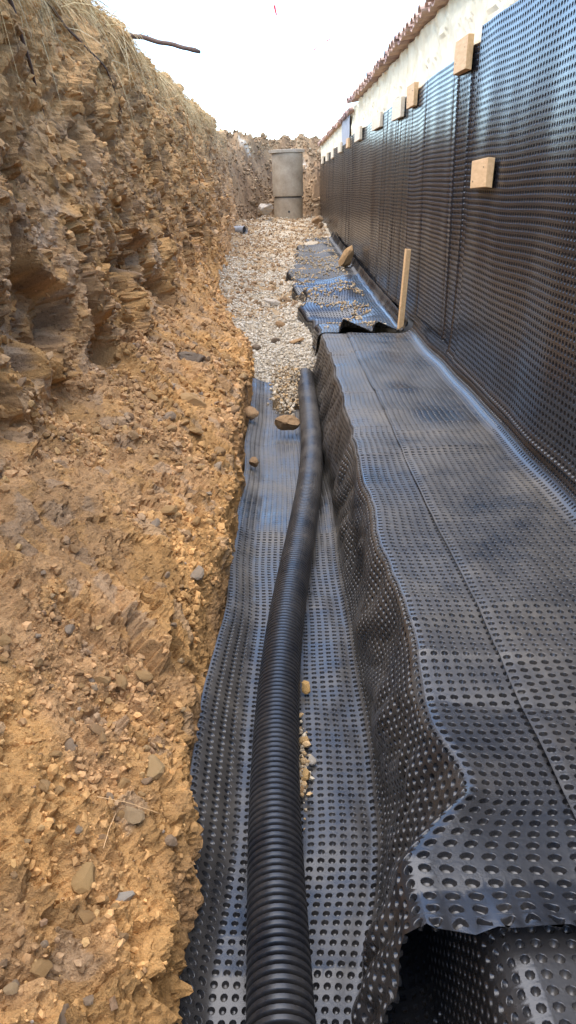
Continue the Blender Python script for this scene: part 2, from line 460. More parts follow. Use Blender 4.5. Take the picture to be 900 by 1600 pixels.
# ------------------------------------------------------------------ masonry wall with tile coping
wall = empty('boundary_wall', (1.2, 10, 0))
tag(wall, 'long wall with cream plaster band and terracotta tile coping above black membrane', 'wall')
def child(name, me, parent):
    o = bpy.data.objects.new(name, me); COL.objects.link(o); o.parent = parent
    o.matrix_parent_inverse = parent.matrix_world.inverted() if False else Matrix.Translation(-Vector(parent.location))
    return o
v_, f_ = box_np(1.225, 1.48, -4, 24, -.07, 2.90)
child('wall_core', mesh_np('wall_core', v_, [f_], M_CEMENT, smooth=False), wall)
py_, pz_ = np.meshgrid(np.arange(-1, 24.0, .03), np.linspace(2.30, 2.93, 24), indexing='ij')
px_ = 1.205 - .012 * fbm(py_ * 4, pz_ * 4, 151, 5) - .012 * cells(py_ / .22, pz_ / .18, 153)[1] - .03 * sst(2.80, 2.92, pz_) * (.5 + per(py_ * 3, pz_ * 3, 155))
me = mesh_np('plaster_face', np.stack([px_, py_, pz_], -1).reshape(-1, 3), [grid_faces(*px_.shape)], M_PLASTER, smooth=False)
child('plaster_face', me, wall)
gy2, gz2 = np.meshgrid(np.linspace(14.0, 15.7, 20), np.linspace(2.45, 2.86, 8), indexing='ij')
me = mesh_np('cement_patch', np.stack([1.165 + .006 * per(gy2 * 3, gz2 * 3, 5), gy2, gz2], -1).reshape(-1, 3), [grid_faces(20, 8)], M_CEMENT, smooth=False)
child('cement_patch', me, wall)

def tile_mesh(name, up, mat):
    """half-round clay tile lying across the wall (local x), thick shell"""
    ns, L, th = 9, .40, .014
    vv, ff = [], []
    for sgn_x, r in ((0, .068), (1, .058)):
        for rr in (r, r - th):
            for k in range(ns):
                an = math.pi * (k / (ns - 1))
                vv.append((sgn_x * L, rr * math.cos(an), (rr * math.sin(an)) * (1 if up else -1)))
    o0, i0, o1, i1 = 0, ns, 2 * ns, 3 * ns
    for k in range(ns - 1):
        ff += [[o0 + k, o0 + k + 1, o1 + k + 1, o1 + k], [i0 + k, i1 + k, i1 + k + 1, i0 + k + 1],
               [o0 + k, i0 + k, i0 + k + 1, o0 + k + 1], [o1 + k, o1 + k + 1, i1 + k + 1, i1 + k]]
    for k in (0, ns - 1): ff.append([o0 + k, o1 + k, i1 + k, i0 + k])
    return mesh_np(name, np.array(vv), [np.array(ff)], mat, smooth=False)
TC = [tile_mesh('coping_tile', True, M_TILE), tile_mesh('coping_tile', True, M_TILE2)]
TU = [tile_mesh('channel_tile', False, M_TILE), tile_mesh('channel_tile', False, M_TILE2)]
y = 3.2
while y < 23.6:
    gap = 12.9 < y < 13.5
    farp = y > 13.5
    mi = 1 if (13.4 < y < 15.8 or random.random() < .18) else 0
    drop = .09 if farp else 0
    if not (12.95 < y < 13.25):
        for (lst, nm, dy, dz) in ((TU, 'channel_tile', 0, .008), (TC, 'coping_tile', .1, .016)):
            o = bpy.data.objects.new(nm, lst[mi]); COL.objects.link(o); o.parent = wall
            o.matrix_parent_inverse = Matrix.Translation(-Vector(wall.location))
            o.location = (1.085 + random.uniform(-.02, .02) + (.03 if farp else 0), y + dy + random.uniform(-.01, .01), 2.955 - drop + dz + random.uniform(-.008, .008) + (.02 if gap else 0))
            o.scale = (1, 1, .62)
            o.rotation_euler = (random.uniform(-.06, .06), -.16 + random.uniform(-.03, .03), random.uniform(-.05, .05) + (.2 if gap else 0))
    y += .2

# ------------------------------------------------------------------ studded drainage membranes
def dimple_sheet(name, P, u0, v0, nu, nv, pu, pv, lod, mat, depth=.0125, film=None, keep=None, flip=False, parent=None, rt=.315, rb=.215):
    """sheet of nu x nv cells; each cell carries one stud pressed into the sheet. P(u,v)->xyz"""
    e = 1e-3
    def PN(u, v):
        p = P(u, v)
        n = np.cross(P(u + e, v) - P(u - e, v), P(u, v + e) - P(u, v - e))
        n /= np.linalg.norm(n, axis=-1, keepdims=True) + 1e-12
        return p, (-n if flip else n)
    cu = u0 + np.arange(nu + 1) * pu; cv = v0 + np.arange(nv + 1) * pv
    U, W = np.meshgrid(cu, cv, indexing='ij')
    corner, cn = PN(U, W); corner = corner.reshape(-1, 3)
    Nv = [cn.reshape(-1, 3)]; web = []
    Vs = [corner]; pits = [np.zeros(len(corner))]; films = [np.ones(len(corner)) if film is None else film(corner)]
    polys, smooth = [], []
    base = len(corner)
    ci, cj = np.meshgrid(np.arange(nu), np.arange(nv), indexing='ij')
    ci = ci.ravel(); cj = cj.ravel()
    uc = u0 + (ci + .5) * pu; vc = v0 + (cj + .5) * pv
    kp = np.ones(len(ci), bool) if keep is None else keep(uc, vc)
    L = lod(P(uc, vc))
    sgn = -1 if flip else 1
    for level in np.unique(L[kp]):
        sel = kp & (L == level)
        i, j, u, v = ci[sel], cj[sel], uc[sel], vc[sel]
        n = len(i)
        c00 = i * (nv + 1) + j; c10 = c00 + (nv + 1); c11 = c10 + 1; c01 = c00 + 1
        corners = np.stack([c11, c01, c00, c10], 1)            # at 45,135,225,315 degrees
        if level == 9:                                         # plain flat cells (too far to tell studs apart)
            polys.append(corners[:, ::sgn]); smooth.append(True); web.append(True); continue
        seg = {0: 16, 1: 12, 2: 8, 3: 8, 4: 4, 5: 4}[int(level)]
        rim = level <= 2
        rings = [(rt * 1.10, 0.0, 0.0)] if rim else []
        if level < 5: rings += [(rt, .16 if rim else 0.0, .5 if rim else .55)]
        if level < 2: rings += [(rb * 1.12, .93, .55)]
        rings += [(rb, 1.0, 1.0)]
        th = np.pi / 4 + 2 * np.pi * np.arange(seg) / seg
        ids = []
        for (r, d, pt) in rings:
            uu = (u[:, None] + r * pu * np.cos(th)); vv = (v[:, None] + r * pv * np.sin(th))
            p, nn = PN(uu, vv)
            p = p - nn * (d * depth); Nv.append(nn.reshape(-1, 3))
            Vs.append(p.reshape(-1, 3)); pits.append(np.full(n * seg, pt))
            films.append(np.ones(n * seg) if film is None else film(p.reshape(-1, 3)))
            ids.append(base + np.arange(n * seg).reshape(n, seg)); base += n * seg
        m = seg // 4
        r0 = ids[0]
        for q in range(4):
            idx = [(k % seg) for k in range((q + 1) * m, q * m - 1, -1)]
            poly = np.concatenate([corners[:, [q, (q + 1) % 4]], r0[:, idx]], 1)
            polys.append(poly[:, ::sgn]); smooth.append(True); web.append(True)
        for a_, b_ in zip(ids[:-1], ids[1:]):
            nx_ = np.roll(np.arange(seg), -1)
            q = np.stack([a_, a_[:, nx_], b_[:, nx_], b_], -1).reshape(-1, 4)
            polys.append(q[:, ::sgn]); smooth.append(bool(level <= 3)); web.append(False)
        polys.append(ids[-1][:, ::sgn]); smooth.append(bool(level <= 3)); web.append(False)
    Va = np.concatenate(Vs); Na = np.concatenate(Nv)
    t_ = polys[0][:200]
    fn = np.cross(Va[t_[:, 1]] - Va[t_[:, 0]], Va[t_[:, 2]] - Va[t_[:, 0]])
    if (fn * Na[t_[:, 0]]).sum() < 0: polys = [p[:, ::-1] for p in polys]
    me = mesh_np(name, Va, polys, mat, attrs={'pit': np.concatenate(pits), 'film': np.concatenate(films)}, smooth=smooth)
    ln_ = np.concatenate([Na[p.ravel()] if w else np.zeros((p.size, 3)) for p, w in zip(polys, web)])
    if len(ln_) == len(me.loops): me.normals_split_custom_set(ln_.tolist())
    return link(name, me, parent)

PITCH, PITCHX = .0278, .0308
HS = .555                                                     # top of the membrane on the footing
L1, L2, L3 = .56, .565, .31
def creases(Y, X, seed, n, y0, y1, w, a):
    r_ = np.random.default_rng(seed); z = 0 * Y
    for k in range(n):
        yk = r_.uniform(y0, y1); sl = r_.uniform(-.25, .25); ak = a * r_.uniform(.4, 1.0) * r_.choice([1, 1, -1])
        z = z + ak * np.exp(-np.abs(Y - yk - sl * X) / (w * r_.uniform(.6, 1.5)))
    return z
def cut_edge(p):
    """hand-cut near end: runs through the studs, so its rim is scalloped and slightly curled"""
    k_ = np.exp(-np.maximum(p[..., 1] - .93, 0) / .035)
    top_ = sst(.40, .52, p[..., 2])
    ph = 2 * np.pi * p[..., 0] / PITCHX
    q_ = p.copy()
    q_[..., 1] = p[..., 1] + k_ * (.007 * np.cos(ph) + .022 * per(p[..., 0] * 5, p[..., 2] * 5, 260)) 
    q_[..., 2] = p[..., 2] + top_ * (k_ * .002 * np.sin(ph * .5) + np.exp(-np.maximum(p[..., 1] - .93, 0) / .12) * .022 * per(p[..., 0] * 4 + 2, p[..., 0] * 0, 261))
    return q_
def edge_x(Y):
    e_ = .345 + .022 * per(Y * 2.1, Y * 0 + .3, 201) + .012 * np.abs(per(Y * 4.5, Y * 0 + 6.3, 202)) + .03 * sst(3.2, 5.0, Y) - .02 * sst(5.5, 6.7, Y)
    e_ = e_ + .035 * np.exp(-((Y - 1.30) / .10) ** 2)
    k_ = np.clip((Y - 1.08) / .15, 0, 1)
    return lerp(.222, e_, .8 * k_ + .2 * k_ * k_ * (3 - 2 * k_))
def base_x(Y):
    b_ = .300 + .02 * per(Y * 1.3, Y * 0 + 2.3, 203)
    return lerp(.175, b_, sst(1.0, 1.75, Y))
def trench_P(u, Y):
    u, Y = np.broadcast_arrays(np.asarray(u, float), np.asarray(Y, float))
    acc = 0
    xl = -.268 + .022 * per(Y * 1.1, Y * 0 + 4.4, 204) + .03 * sst(2.2, 3.2, Y)
    xb = base_x(Y); xe = edge_x(Y)
    for du, wgt in ((-.036, .15), (-.018, .22), (0, .26), (.018, .22), (.036, .15)):
        w = u + du
        t1 = np.clip(w / L1, -.1, 1); t2 = np.clip((w - L1) / L2, 0, 1); t3 = np.maximum(w - L1 - L2, 0)
        x = xl + (xb - xl) * t1 + (xe - xb) * t2 + t3 * (.645 - xe) / L3
        z = .014 + HS * t2
        acc = acc + wgt * np.stack([x, z], -1)
    x, z = acc[..., 0], acc[..., 1]
    t1 = np.clip(u / L1, 0, 1); t2 = np.clip((u - L1) / L2, 0, 1); t3 = np.clip((u - L1 - L2) / L3, 0, 1)
    fl = (1 - sst(.85, 1.0, t1)); fc = np.sin(np.pi * t2) * (t2 > 0)
    z = z + fl * (.012 * fbm(x * 3, Y * 2.2, 206, 3) + creases(Y, x, 5, 16, .9, 6.4, .05, .007)) + .10 * (1 - sst(0, .26, t1)) * (1 - .55 * sst(2.2, 3.0, Y))
    z = z + .16 * sst(5.6, 7.0, Y) * fl
    fold = per(Y * 3.1 + 1.2 * t2, t2 * 1.3, 207) * .040 + np.abs(per(Y * 5.3 + 1.8 * t2, t2 * 2, 208)) * .030
    near = 1 - sst(1.35, 2.1, Y)
    gather = near * .020 * np.abs(np.sin((Y * 1.0 + .42 * z) * 26 + 2 * per(Y * 4, z * 4, 209)))
    x = x - fc * (fold + gather) 
    top = sst(.9, 1.0, t2)
    z = z + top * (creases(Y, x, 6, 22, .95, 6.7, .05, .014) * (1 - .45 * t3) + .012 * per(Y * 1.7, x * 3, 210))
    ridge = np.exp(-np.abs(Y - 1.17 - .38 * (x - .22)) / .05) * (1 - sst(.34, .44, x)) * top
    z = z + .022 * ridge
    return cut_edge(np.stack([x, Y, z], -1))
def near_lod(a0, a1, a2, a3):
    def f(p):
        y_ = p[..., 1]
        return np.where(y_ < a0, 1, np.where(y_ < a1, 2, np.where(y_ < a2, 3, np.where(y_ < a3, 4, 9))))
    return f
def film_trench(p):
    y_ = p[:, 1]
    return lerp(.55, 1.0, sst(1.3, 2.2, y_)) * (.75 + .9 * sst(2.8, 4.6, y_)) * (1 - .75 * (sst(1.30, 1.16, y_) * sst(.45, .53, p[:, 2])))
nu = int((L1 + L2 + L3) / PITCHX); nv = int((6.72 - .93) / PITCH)
def trench_keep(u, v):                                        # the floor strip tears off narrow at its far end
    fl = u < L1 + .02
    return ~(fl & (v > 6.1 + .12 * per(u * 9, v * 0, 3)) & (u > .17))
o = dimple_sheet('drainage_membrane', trench_P, 0, .93, nu, nv, PITCHX, PITCH, near_lod(1.6, 3.8, 6.8, 99), M_MEM, film=film_trench, keep=trench_keep)
tag(o, 'muddy black studded membrane lining the trench bottom under the corrugated pipe', 'membrane', 'studded drainage membranes')

def shelf_P(u, Y):                                            # overlapping strip, seam to wall foot
    u, Y = np.broadcast_arrays(np.asarray(u, float), np.asarray(Y, float))
    x0 = .583 + .008 * per(Y * .8, Y * 0, 221)
    Lf = .465; R = .105
    t = u - Lf
    an = np.clip(t / R, 0, np.pi / 2)
    up = np.maximum(t - R * np.pi / 2, 0)
    x = x0 + np.minimum(u, Lf) + R * np.sin(an)
    z = HS + .026 + R * (1 - np.cos(an)) + up
    fl = 1 - sst(.38, .50, u)
    z = z + fl * (creases(Y, x, 6, 22, .95, 6.7, .05, .0085) + creases(Y, x, 9, 10, .95, 6.6, .02, .006) + .010 * per(Y * 1.7, x * 3, 210) + .006 * per(Y * 4, x * 5, 211))
    x = x + (1 - fl) * .015 * per(Y * 1.6, u * 0 + 2, 223)
    z = z - .003 * (1 - sst(0, .03, u))
    return cut_edge(np.stack([x, Y, z], -1))
def film_shelf(p):
    y_ = p[:, 1]; x_ = p[:, 0]
    patch = np.exp(-(((x_ - .86) / .13) ** 2 + ((y_ - 4.1) / .22) ** 2) ** 2) + np.exp(-(((x_ - .76) / .10) ** 2 + ((y_ - 4.75) / .2) ** 2) ** 2)
    clean = sst(1.28, 1.10, y_ + .10 * (x_ - .3))
    return (1.0 - .75 * clean) * (1 - .85 * patch) * (.65 + .45 * sst(1.4, 3.5, y_)) * (1 - .85 * sst(HS + .03, HS + .06, p[:, 2]))
nu = int((.465 + .165 + .06) / PITCHX); nv = int((6.74 - .93) / PITCH)
o = dimple_sheet('drainage_membrane', shelf_P, 0, .93, nu, nv, PITCHX, PITCH, near_lod(1.7, 3.8, 6.8, 99), M_MEM, film=film_shelf)
tag(o, 'dusty studded membrane strip on the footing, between the long seam and the wall foot', 'membrane', 'studded drainage membranes')

def front_P(u, Y):                                            # piece below, seen under the cut edge
    u, Y = np.broadcast_arrays(np.asarray(u, float), np.asarray(Y, float))
    acc = 0
    xl, xb = -.27, .345; xe = .352 + .01 * per(Y * 3, Y * 0, 231)
    for du, wgt in ((-.07, .2), (-.035, .2), (0, .2), (.035, .2), (.07, .2)):
        w = u + du
        t1 = np.clip(w / .60, -.1, 1); t2 = np.clip((w - .60) / .53, 0, 1); t3 = np.maximum(w - 1.13, 0)
        acc = acc + wgt * np.stack([xl + (xb - xl) * t1 + (xe - xb) * t2 + t3, -.012 + .535 * t2], -1)
    x, z = acc[..., 0], acc[..., 1]
    z = z + .006 * per(x * 4, Y * 3, 233)
    return np.stack([x, Y, z], -1)
nu = int((1.13 + .80) / PITCHX); nv = int((1.75 - .25) / PITCH)
o = dimple_sheet('drainage_membrane', front_P, 0, .25, nu, nv, PITCHX, PITCH, lambda p: np.where(p[..., 1] < .6, 4, np.where(p[..., 1] > 1.15, 4, np.where(p[..., 0] > .32, 2, 4))), M_MEM, film=lambda p: np.full(len(p), .22))
tag(o, 'clean black studded membrane showing below the cut edge in the near right corner', 'membrane', 'studded drainage membranes')

def far_left(Y): return np.interp(Y, [6.8, 7.3, 8.2, 9.2, 10.5, 12.5, 14.5, 17], [.36, .34, .30, .26, .18, .22, .30, .55]) + .10 * per(Y * 1.35, Y * 0 + 1, 241) + .04 * per(Y * 3.1, Y * 0 + 4, 242)
FL = 1.0
def drape_P(u, Y):
    u, Y = np.broadcast_arrays(np.asarray(u, float), np.asarray(Y, float))
    t = u / FL
    xr = 1.135; xl = far_left(Y)
    x = xl + (xr - xl) * np.clip((t - .16) / .84, 0, 1) + np.minimum(t - .16, 0) * .12
    z0 = np.interp(Y, [6.8, 8, 10, 14, 17], [HS + .01, .575, .62, .72, .80])
    wave = (np.abs(per(Y * 1.35, Y * 0 + 3, 243)) * .15 + .06 * per(Y * 2.9, x * .8, 244)) * (1 - sst(.75, 1.05, x)) * sst(6.95, 7.4, Y)
    droop = -.20 * sst(.22, 0, t) * (1 + .3 * per(Y * 3, Y * 0, 246))
    sink = -.08 * sst(7.0, 7.6, Y) * (1 - sst(.6, 1.0, x))
    r_ = np.clip((x - 1.03) / .105, 0, 1); curl = .15 * r_ ** 3
    saw = np.where(x < .82, sst(.53, .56, x) * (1 - np.clip((x - .56) / .26, 0, 1)) * .115, sst(.82, .85, x) * (1 - np.clip((x - .85) / .25, 0, 1)) * .10)
    z = z0 + wave + droop + sink + curl + saw * sst(7.15, 6.82, Y) + .008 * per(x * 4, Y * 3, 247)
    return np.stack([x, Y, z], -1)
o = dimple_sheet('drainage_membrane', drape_P, 0, 6.82, int(FL / .03), int(10.2 / .03), .03, .03, lambda p: np.where(p[..., 1] < 7.6, 3, np.where(p[..., 1] < 11, 4, 5)), M_MEM, film=lambda p: .35 + .5 * sst(.0, .5, fbm(p[:, 0] * 2, p[:, 1] * 2.2, 248, 3)))
tag(o, 'rumpled studded membrane draped in waves over gravel beyond the wooden stake', 'membrane', 'studded drainage membranes')

def wall_P_factory(seed, off, zb):
    def f(u, Y):
        u, Y = np.broadcast_arrays(np.asarray(u, float), np.asarray(Y, float))
        Y = np.where(Y > 10, 10 + (Y - 10) * 2, Y)
        z = zb + u
        r_ = np.random.default_rng(seed)
        x = 1.168 - off - .022 * per(Y * .9, z * .55, seed) - .008 * per(Y * 2.6, z * .5, seed + 1)
        for k in range(46):
            yk = r_.uniform(1, 23.5); lean = r_.uniform(-.07, .07); a_ = r_.uniform(.005, .014) * r_.choice([1, -1])
            x = x - a_ * np.exp(-np.abs(Y - yk - lean * (z - 1.5)) / r_.uniform(.012, .05))
        x = x - .022 * np.exp(-np.maximum(z - WZ, 0) / .04)
        zt = z + .012 * per(Y * 1.3, Y * 0 + 5, seed + 3) * sst(.6, 1.6, z)
        return np.stack([x, Y, zt], -1)
    return f
WP, WPY = .0325, .037
def wall_lod(p):
    y_ = p[..., 1]
    return np.where(y_ < 2.2, 4, np.where(y_ < 7.5, 3, 4))
WZ = .685
Pn = wall_P_factory(301, .018, WZ); Pf = wall_P_factory(317, .0, WZ)
o = dimple_sheet('wall_membrane', Pn, 0, 1.7, int(1.91 / WP), int((5.05 - 1.7) / WPY), WP, WPY, wall_lod, M_WALLMEM, depth=.0135, film=lambda p: .25 + .9 * sst(1.0, .6, p[:, 2]), flip=False, rt=.36, rb=.25)
tag(o, 'nearest sheet of black studded membrane on the wall, its top edge higher', 'membrane', 'studded drainage membranes')
o = dimple_sheet('wall_membrane', Pf, 0, 4.85, int(1.82 / WP), int((10 + 13.4 / 2 - 4.85) / WPY), WP, WPY, wall_lod, M_WALLMEM, depth=.0135, film=lambda p: .25 + .9 * sst(1.0, .6, p[:, 2]), flip=False, rt=.36, rb=.25)
tag(o, 'long sheet of black studded membrane on the wall, running to the far end', 'membrane', 'studded drainage membranes')

# ------------------------------------------------------------------ corrugated pipe
ctrl = np.array([(.005, .55, .085), (.0, 1.1, .085), (-.018, 1.5, .085), (-.02, 1.9, .085), (-.004, 2.4, .087), (.03, 2.85, .087), (.088, 3.4, .088), (.14, 3.9, .09),
                 (.195, 4.5, .095), (.222, 5.05, .105), (.232, 5.8, .135), (.228, 6.5, .19), (.226, 7.02, .25)])
tt = np.concatenate([[0], np.cumsum(np.linalg.norm(np.diff(ctrl, axis=0), axis=1))])
def smooth_curve(s_):
    acc = 0
    for d in np.linspace(-.3, .3, 13):
        acc = acc + np.stack([np.interp(s_ + d, tt, ctrl[:, k]) for k in range(3)], -1) / 13
    return acc
RP, rp, PP = .075, .0615, .0222
LEN = tt[-1] - .30
npit = int((LEN - .32) / PP)
sr, rr = [], []
for k in range(npit):
    for fr, r_ in ((0, RP - .002), (.07, RP - .0003), (.30, RP), (.53, RP - .0003), (.60, RP - .002), (.66, rp), (.94, rp)):
        sr.append(.3 + (k + fr) * PP); rr.append(r_)
sr = np.array(sr); rr = np.array(rr)
ctr = smooth_curve(sr); tg = smooth_curve(sr + .01) - smooth_curve(sr - .01); tg /= np.linalg.norm(tg, axis=1, keepdims=True)
side = np.cross(tg, [0, 0, 1.0]); side /= np.linalg.norm(side, axis=1, keepdims=True); upv = np.cross(side, tg)
NS = 30
th = 2 * np.pi * np.arange(NS) / NS
Vp = ctr[:, None] + rr[:, None, None] * (side[:, None] * np.cos(th)[None, :, None] + upv[:, None] * np.sin(th)[None, :, None])
nR = len(sr)
i, j = np.meshgrid(np.arange(nR - 1), np.arange(NS), indexing='ij')
q = np.stack([i * NS + j, i * NS + (j + 1) % NS, (i + 1) * NS + (j + 1) % NS, (i + 1) * NS + j], -1).reshape(-1, 4)
Vp = Vp.reshape(-1, 3)
pipe = empty('drain_pipe', tuple(ctrl[3] * np.array([1, 1, 0])))
tag(pipe, 'black corrugated drain pipe lying along the membrane in the trench', 'pipe')
pm = mesh_np('pipe_body', Vp, [q[:, ::-1]], M_PIPE, smooth=True); pm.set_sharp_from_angle(angle=math.radians(42))
child('pipe_body', pm, pipe)
# closed rounded cap at the far end
capv, capf = [], []
cN = 9
for k in range(cN):
    an = (math.pi / 2) * k / (cN - 1)
    capv.append(ctr[-1] + tg[-1] * (RP * .75 * math.sin(an) - .03) + (RP * 1.03 * max(math.cos(an), .02)) * (side[-1] * np.cos(th)[:, None] + upv[-1] * np.sin(th)[:, None]))
capv = np.concatenate(capv)
i, j = np.meshgrid(np.arange(cN - 1), np.arange(NS), indexing='ij')
q = np.stack([i * NS + j, i * NS + (j + 1) % NS, (i + 1) * NS + (j + 1) % NS, (i + 1) * NS + j], -1).reshape(-1, 4)
child('end_cap', mesh_np('end_cap', capv, [q[:, ::-1], np.arange((cN - 1) * NS, cN * NS)[None]], M_PIPE, smooth=True), pipe)

# ------------------------------------------------------------------ timber blocks and stake
def bevel_box(name, sx, sy, sz, mat, seed, rough=.004):
    r_ = np.random.default_rng(seed)
    b_ = .003
    xs = [-sx / 2, sx / 2]; vv = []
    import bmesh
    bm = bmesh.new(); bmesh.ops.create_cube(bm, size=1.0)
    for v in bm.verts:
        v.co = Vector((v.co.x * sx, v.co.y * sy, v.co.z * sz)) + Vector(r_.uniform(-rough, rough, 3))
    bmesh.ops.bevel(bm, geom=list(bm.edges), offset=b_, segments=2, affect='EDGES', profile=.6)
    me = bpy.data.meshes.new(name); bm.to_mesh(me); bm.free(); me.materials.append(mat)
    return me
TOPZ = EYE + .78
blocks = [  # y, z, thickness x, width y, height z, tilt, material, label
    (5.38, 2.475, .038, .36, .185, .03, M_WOOD, 'timber block nailed at the membrane top, nearest of the top row'),
    (7.45, 2.46, .038, .38, .17, .0, M_WOOD, 'orange timber block at the membrane top, second from the nearest'),
    (8.25, 2.43, .035, .60, .17, .01, M_WOODP, 'pale timber block at the membrane top, third from the nearest'),
    (10.0, 2.45, .035, .85, .15, .01, M_WOODP, 'wide pale timber block at the membrane top, fourth from the nearest'),
    (12.2, 2.45, .035, .75, .17, .0, M_WOODP, 'pale timber block at the membrane top, fifth from the nearest'),
    (13.9, 2.42, .04, .36, .14, .0, M_WOOD, 'small brown timber block at the membrane top, sixth from the nearest'),
    (15.8, 2.44, .035, .75, .17, .01, M_WOODP, 'pale timber block at the membrane top, seventh from the nearest'),
    (18.0, 2.43, .035, .75, .18, .0, M_WOODP, 'pale timber block at the membrane top, eighth from the nearest'),
    (20.0, 2.43, .035, .65, .18, .01, M_WOODP, 'pale timber block at the membrane top, second from the far end'),
    (21.9, 2.43, .035, .65, .18, .0, M_WOODP, 'pale timber block at the membrane top, farthest of the row'),
    (4.62, 1.80, .038, .37, .145, -.02, M_WOOD, 'timber block nailed halfway up the black wall membrane, below the top row'),
]
for k, (y, z, sx, sy, sz, tilt, m_, lab) in enumerate(blocks):
    Pw = Pn if y < 4.9 else Pf
    yv = y if y < 10 else 10 + (y - 10) / 2
    xw = float(Pw(np.array([z - WZ]), np.array([yv]))[0, 0])
    b_ = empty('timber_block', (xw - sx / 2 - .008, y, z), (tilt, 0, 0))
    tag(b_, lab, 'wood block', 'timber blocks nailed to the wall membrane')
    link('board', bevel_box('board', sx, sy, sz, m_, 400 + k), b_)
    if k in (0, 10, 1):
        for (ny, nz) in ((-.11, .03), (.12, -.035)):
            hv = [(-sx / 2 - .0015, ny + .004 * math.cos(t), nz + .004 * math.sin(t)) for t in np.linspace(0, 2 * math.pi, 8, endpoint=False)]
            hv += [(-sx / 2 + .004, v[1], v[2]) for v in hv]
            f = [np.array([[7, 6, 5, 4, 3, 2, 1, 0]]), np.array([[i_, (i_ + 1) % 8, 8 + (i_ + 1) % 8, 8 + i_] for i_ in range(8)])]
            link('nail_head', mesh_np('nail_head', np.array(hv), f, M_ROOT, smooth=False), b_)
st = link('wooden_stake', bevel_box('wooden_stake', .045, .05, .68, M_WOOD, 451))
st.location = (1.092, 6.93, HS + .36); st.rotation_euler = (.03, .035, .1)
tag(st, 'upright sawn wooden stake standing at the wall foot where the membranes meet', 'stake')

# ------------------------------------------------------------------ concrete inspection chamber
ch = empty('inspection_chamber', (.27, 22.3, .9))
tag(ch, 'round concrete manhole chamber of two rings at the far trench end', 'manhole')
def ring(name, r0, r1, z0, z1, mat, seed, n=48):
    vv = []; prof = [(r0, z0), (r0 + .004, z0 + .02), (r0, lerp(z0, z1, .5)), (r1, z1 - .02), (r1 - .008, z1), (r1 - .09, z1), (r1 - .09, z0)]
    for (r_, z_) in prof:
        for k in range(n):
            an = 2 * math.pi * k / n
            w_ = 1 + .006 * float(per(np.array([math.cos(an) * 2 + z_]), np.array([math.sin(an) * 2]), seed)[0])
            vv.append((r_ * w_ * math.cos(an), r_ * w_ * math.sin(an), z_))
    f = [[a_ * n + k, a_ * n + (k + 1) % n, (a_ + 1) * n + (k + 1) % n, (a_ + 1) * n + k] for a_ in range(len(prof) - 1) for k in range(n)]
    return mesh_np(name, np.array(vv), [np.array(f)], mat, smooth=False)
link('lower_ring', ring('lower_ring', .385, .385, -.05, .63, M_CONC, 501), ch)
ur = link('upper_ring', ring('upper_ring', .405, .41, 0, 1.05, M_CONC, 502), ch); ur.location = (-.015, -.01, .655); ur.rotation_euler = (0, -.02, 0)
jt = link('joint', ring('joint', .36, .36, .60, .68, M_HOLE, 503), ch)
lv, lf = [], []
n = 40
for z_, r_ in ((0, .44), (.07, .45), (.075, .43)):
    for k in range(n):
        an = 2 * math.pi * k / n
        lv.append((r_ * math.cos(an) * 1.06 - .03, r_ * math.sin(an), z_))
lf = [[a_ * n + k, a_ * n + (k + 1) % n, (a_ + 1) * n + (k + 1) % n, (a_ + 1) * n + k] for a_ in range(2) for k in range(n)]
ld = link('lid', mesh_np('lid', np.array(lv), [np.array(lf), np.arange(2 * n, 3 * n)[None], np.arange(n)[::-1][None]], M_LID, smooth=False), ch)
ld.location = (-.02, 0, 1.71); ld.rotation_euler = (0, -.035, 0)
hv = [(.01 + .03 * math.cos(t), -.388 - .003, .28 + .03 * math.sin(t)) for t in np.linspace(0, 2 * math.pi, 10, endpoint=False)]
hv += [(v[0], v[1] + .03, v[2]) for v in hv]
link('drain_hole', mesh_np('drain_hole', np.array(hv), [np.arange(10)[::-1][None], np.array([[i_, (i_ + 1) % 10, 10 + (i_ + 1) % 10, 10 + i_] for i_ in range(10)])], M_HOLE, smooth=False), ch)  # dark disc, the hole's inner shade given as colour

# grey pipe stub out of the bank by the chamber
def tube(path, rad, n=8, caps=True):
    path = np.asarray(path, float); rad = np.broadcast_to(rad, (len(path),))
    tgv = np.gradient(path, axis=0); tgv /= np.linalg.norm(tgv, axis=1, keepdims=True) + 1e-9
    ref = np.array([.31, .2, .93]); s_ = np.cross(tgv, ref); s_ /= np.linalg.norm(s_, axis=1, keepdims=True); u_ = np.cross(s_, tgv)
    t = 2 * np.pi * np.arange(n) / n
    v = path[:, None] + rad[:, None, None] * (s_[:, None] * np.cos(t)[None, :, None] + u_[:, None] * np.sin(t)[None, :, None])
    i, j = np.meshgrid(np.arange(len(path) - 1), np.arange(n), indexing='ij')
    f = np.stack([i * n + j, i * n + (j + 1) % n, (i + 1) * n + (j + 1) % n, (i + 1) * n + j], -1).reshape(-1, 4)[:, ::-1]
    polys = [f]
    if caps: polys += [np.arange(n)[None], np.arange((len(path) - 1) * n, len(path) * n)[::-1][None]]
    return v.reshape(-1, 3), polys
stub = empty('pipe_stub', (-.84, 18.2, .81)); stub.scale = (.85,) * 3
tag(stub, 'short grey plastic pipe end sticking out beside the earth bank', 'pipe')
pth = [(-.50, .25, .10), (-.15, .08, .10), (.05, -.10, .10), (.05, -.10, .10), (-.15, .08, .10)]
v_, f_ = tube([(-.6, .3, .08), (-.2, .12, .09), (.0, 0, .10), (.10, -.07, .10)], .10, 20, False)
link('pipe_wall', mesh_np('pipe_wall', v_, f_, M_PVC, smooth=True), stub)
v_, f_ = tube([(.095, -.066, .10), (.12, -.085, .10)], [.112, .112], 20, False)
link('socket_rim', mesh_np('socket_rim', v_, f_, M_PVC, smooth=True), stub)
v_, f_ = tube([(.05, -.03, .10), (.06, -.04, .10)], .099, 20, True)
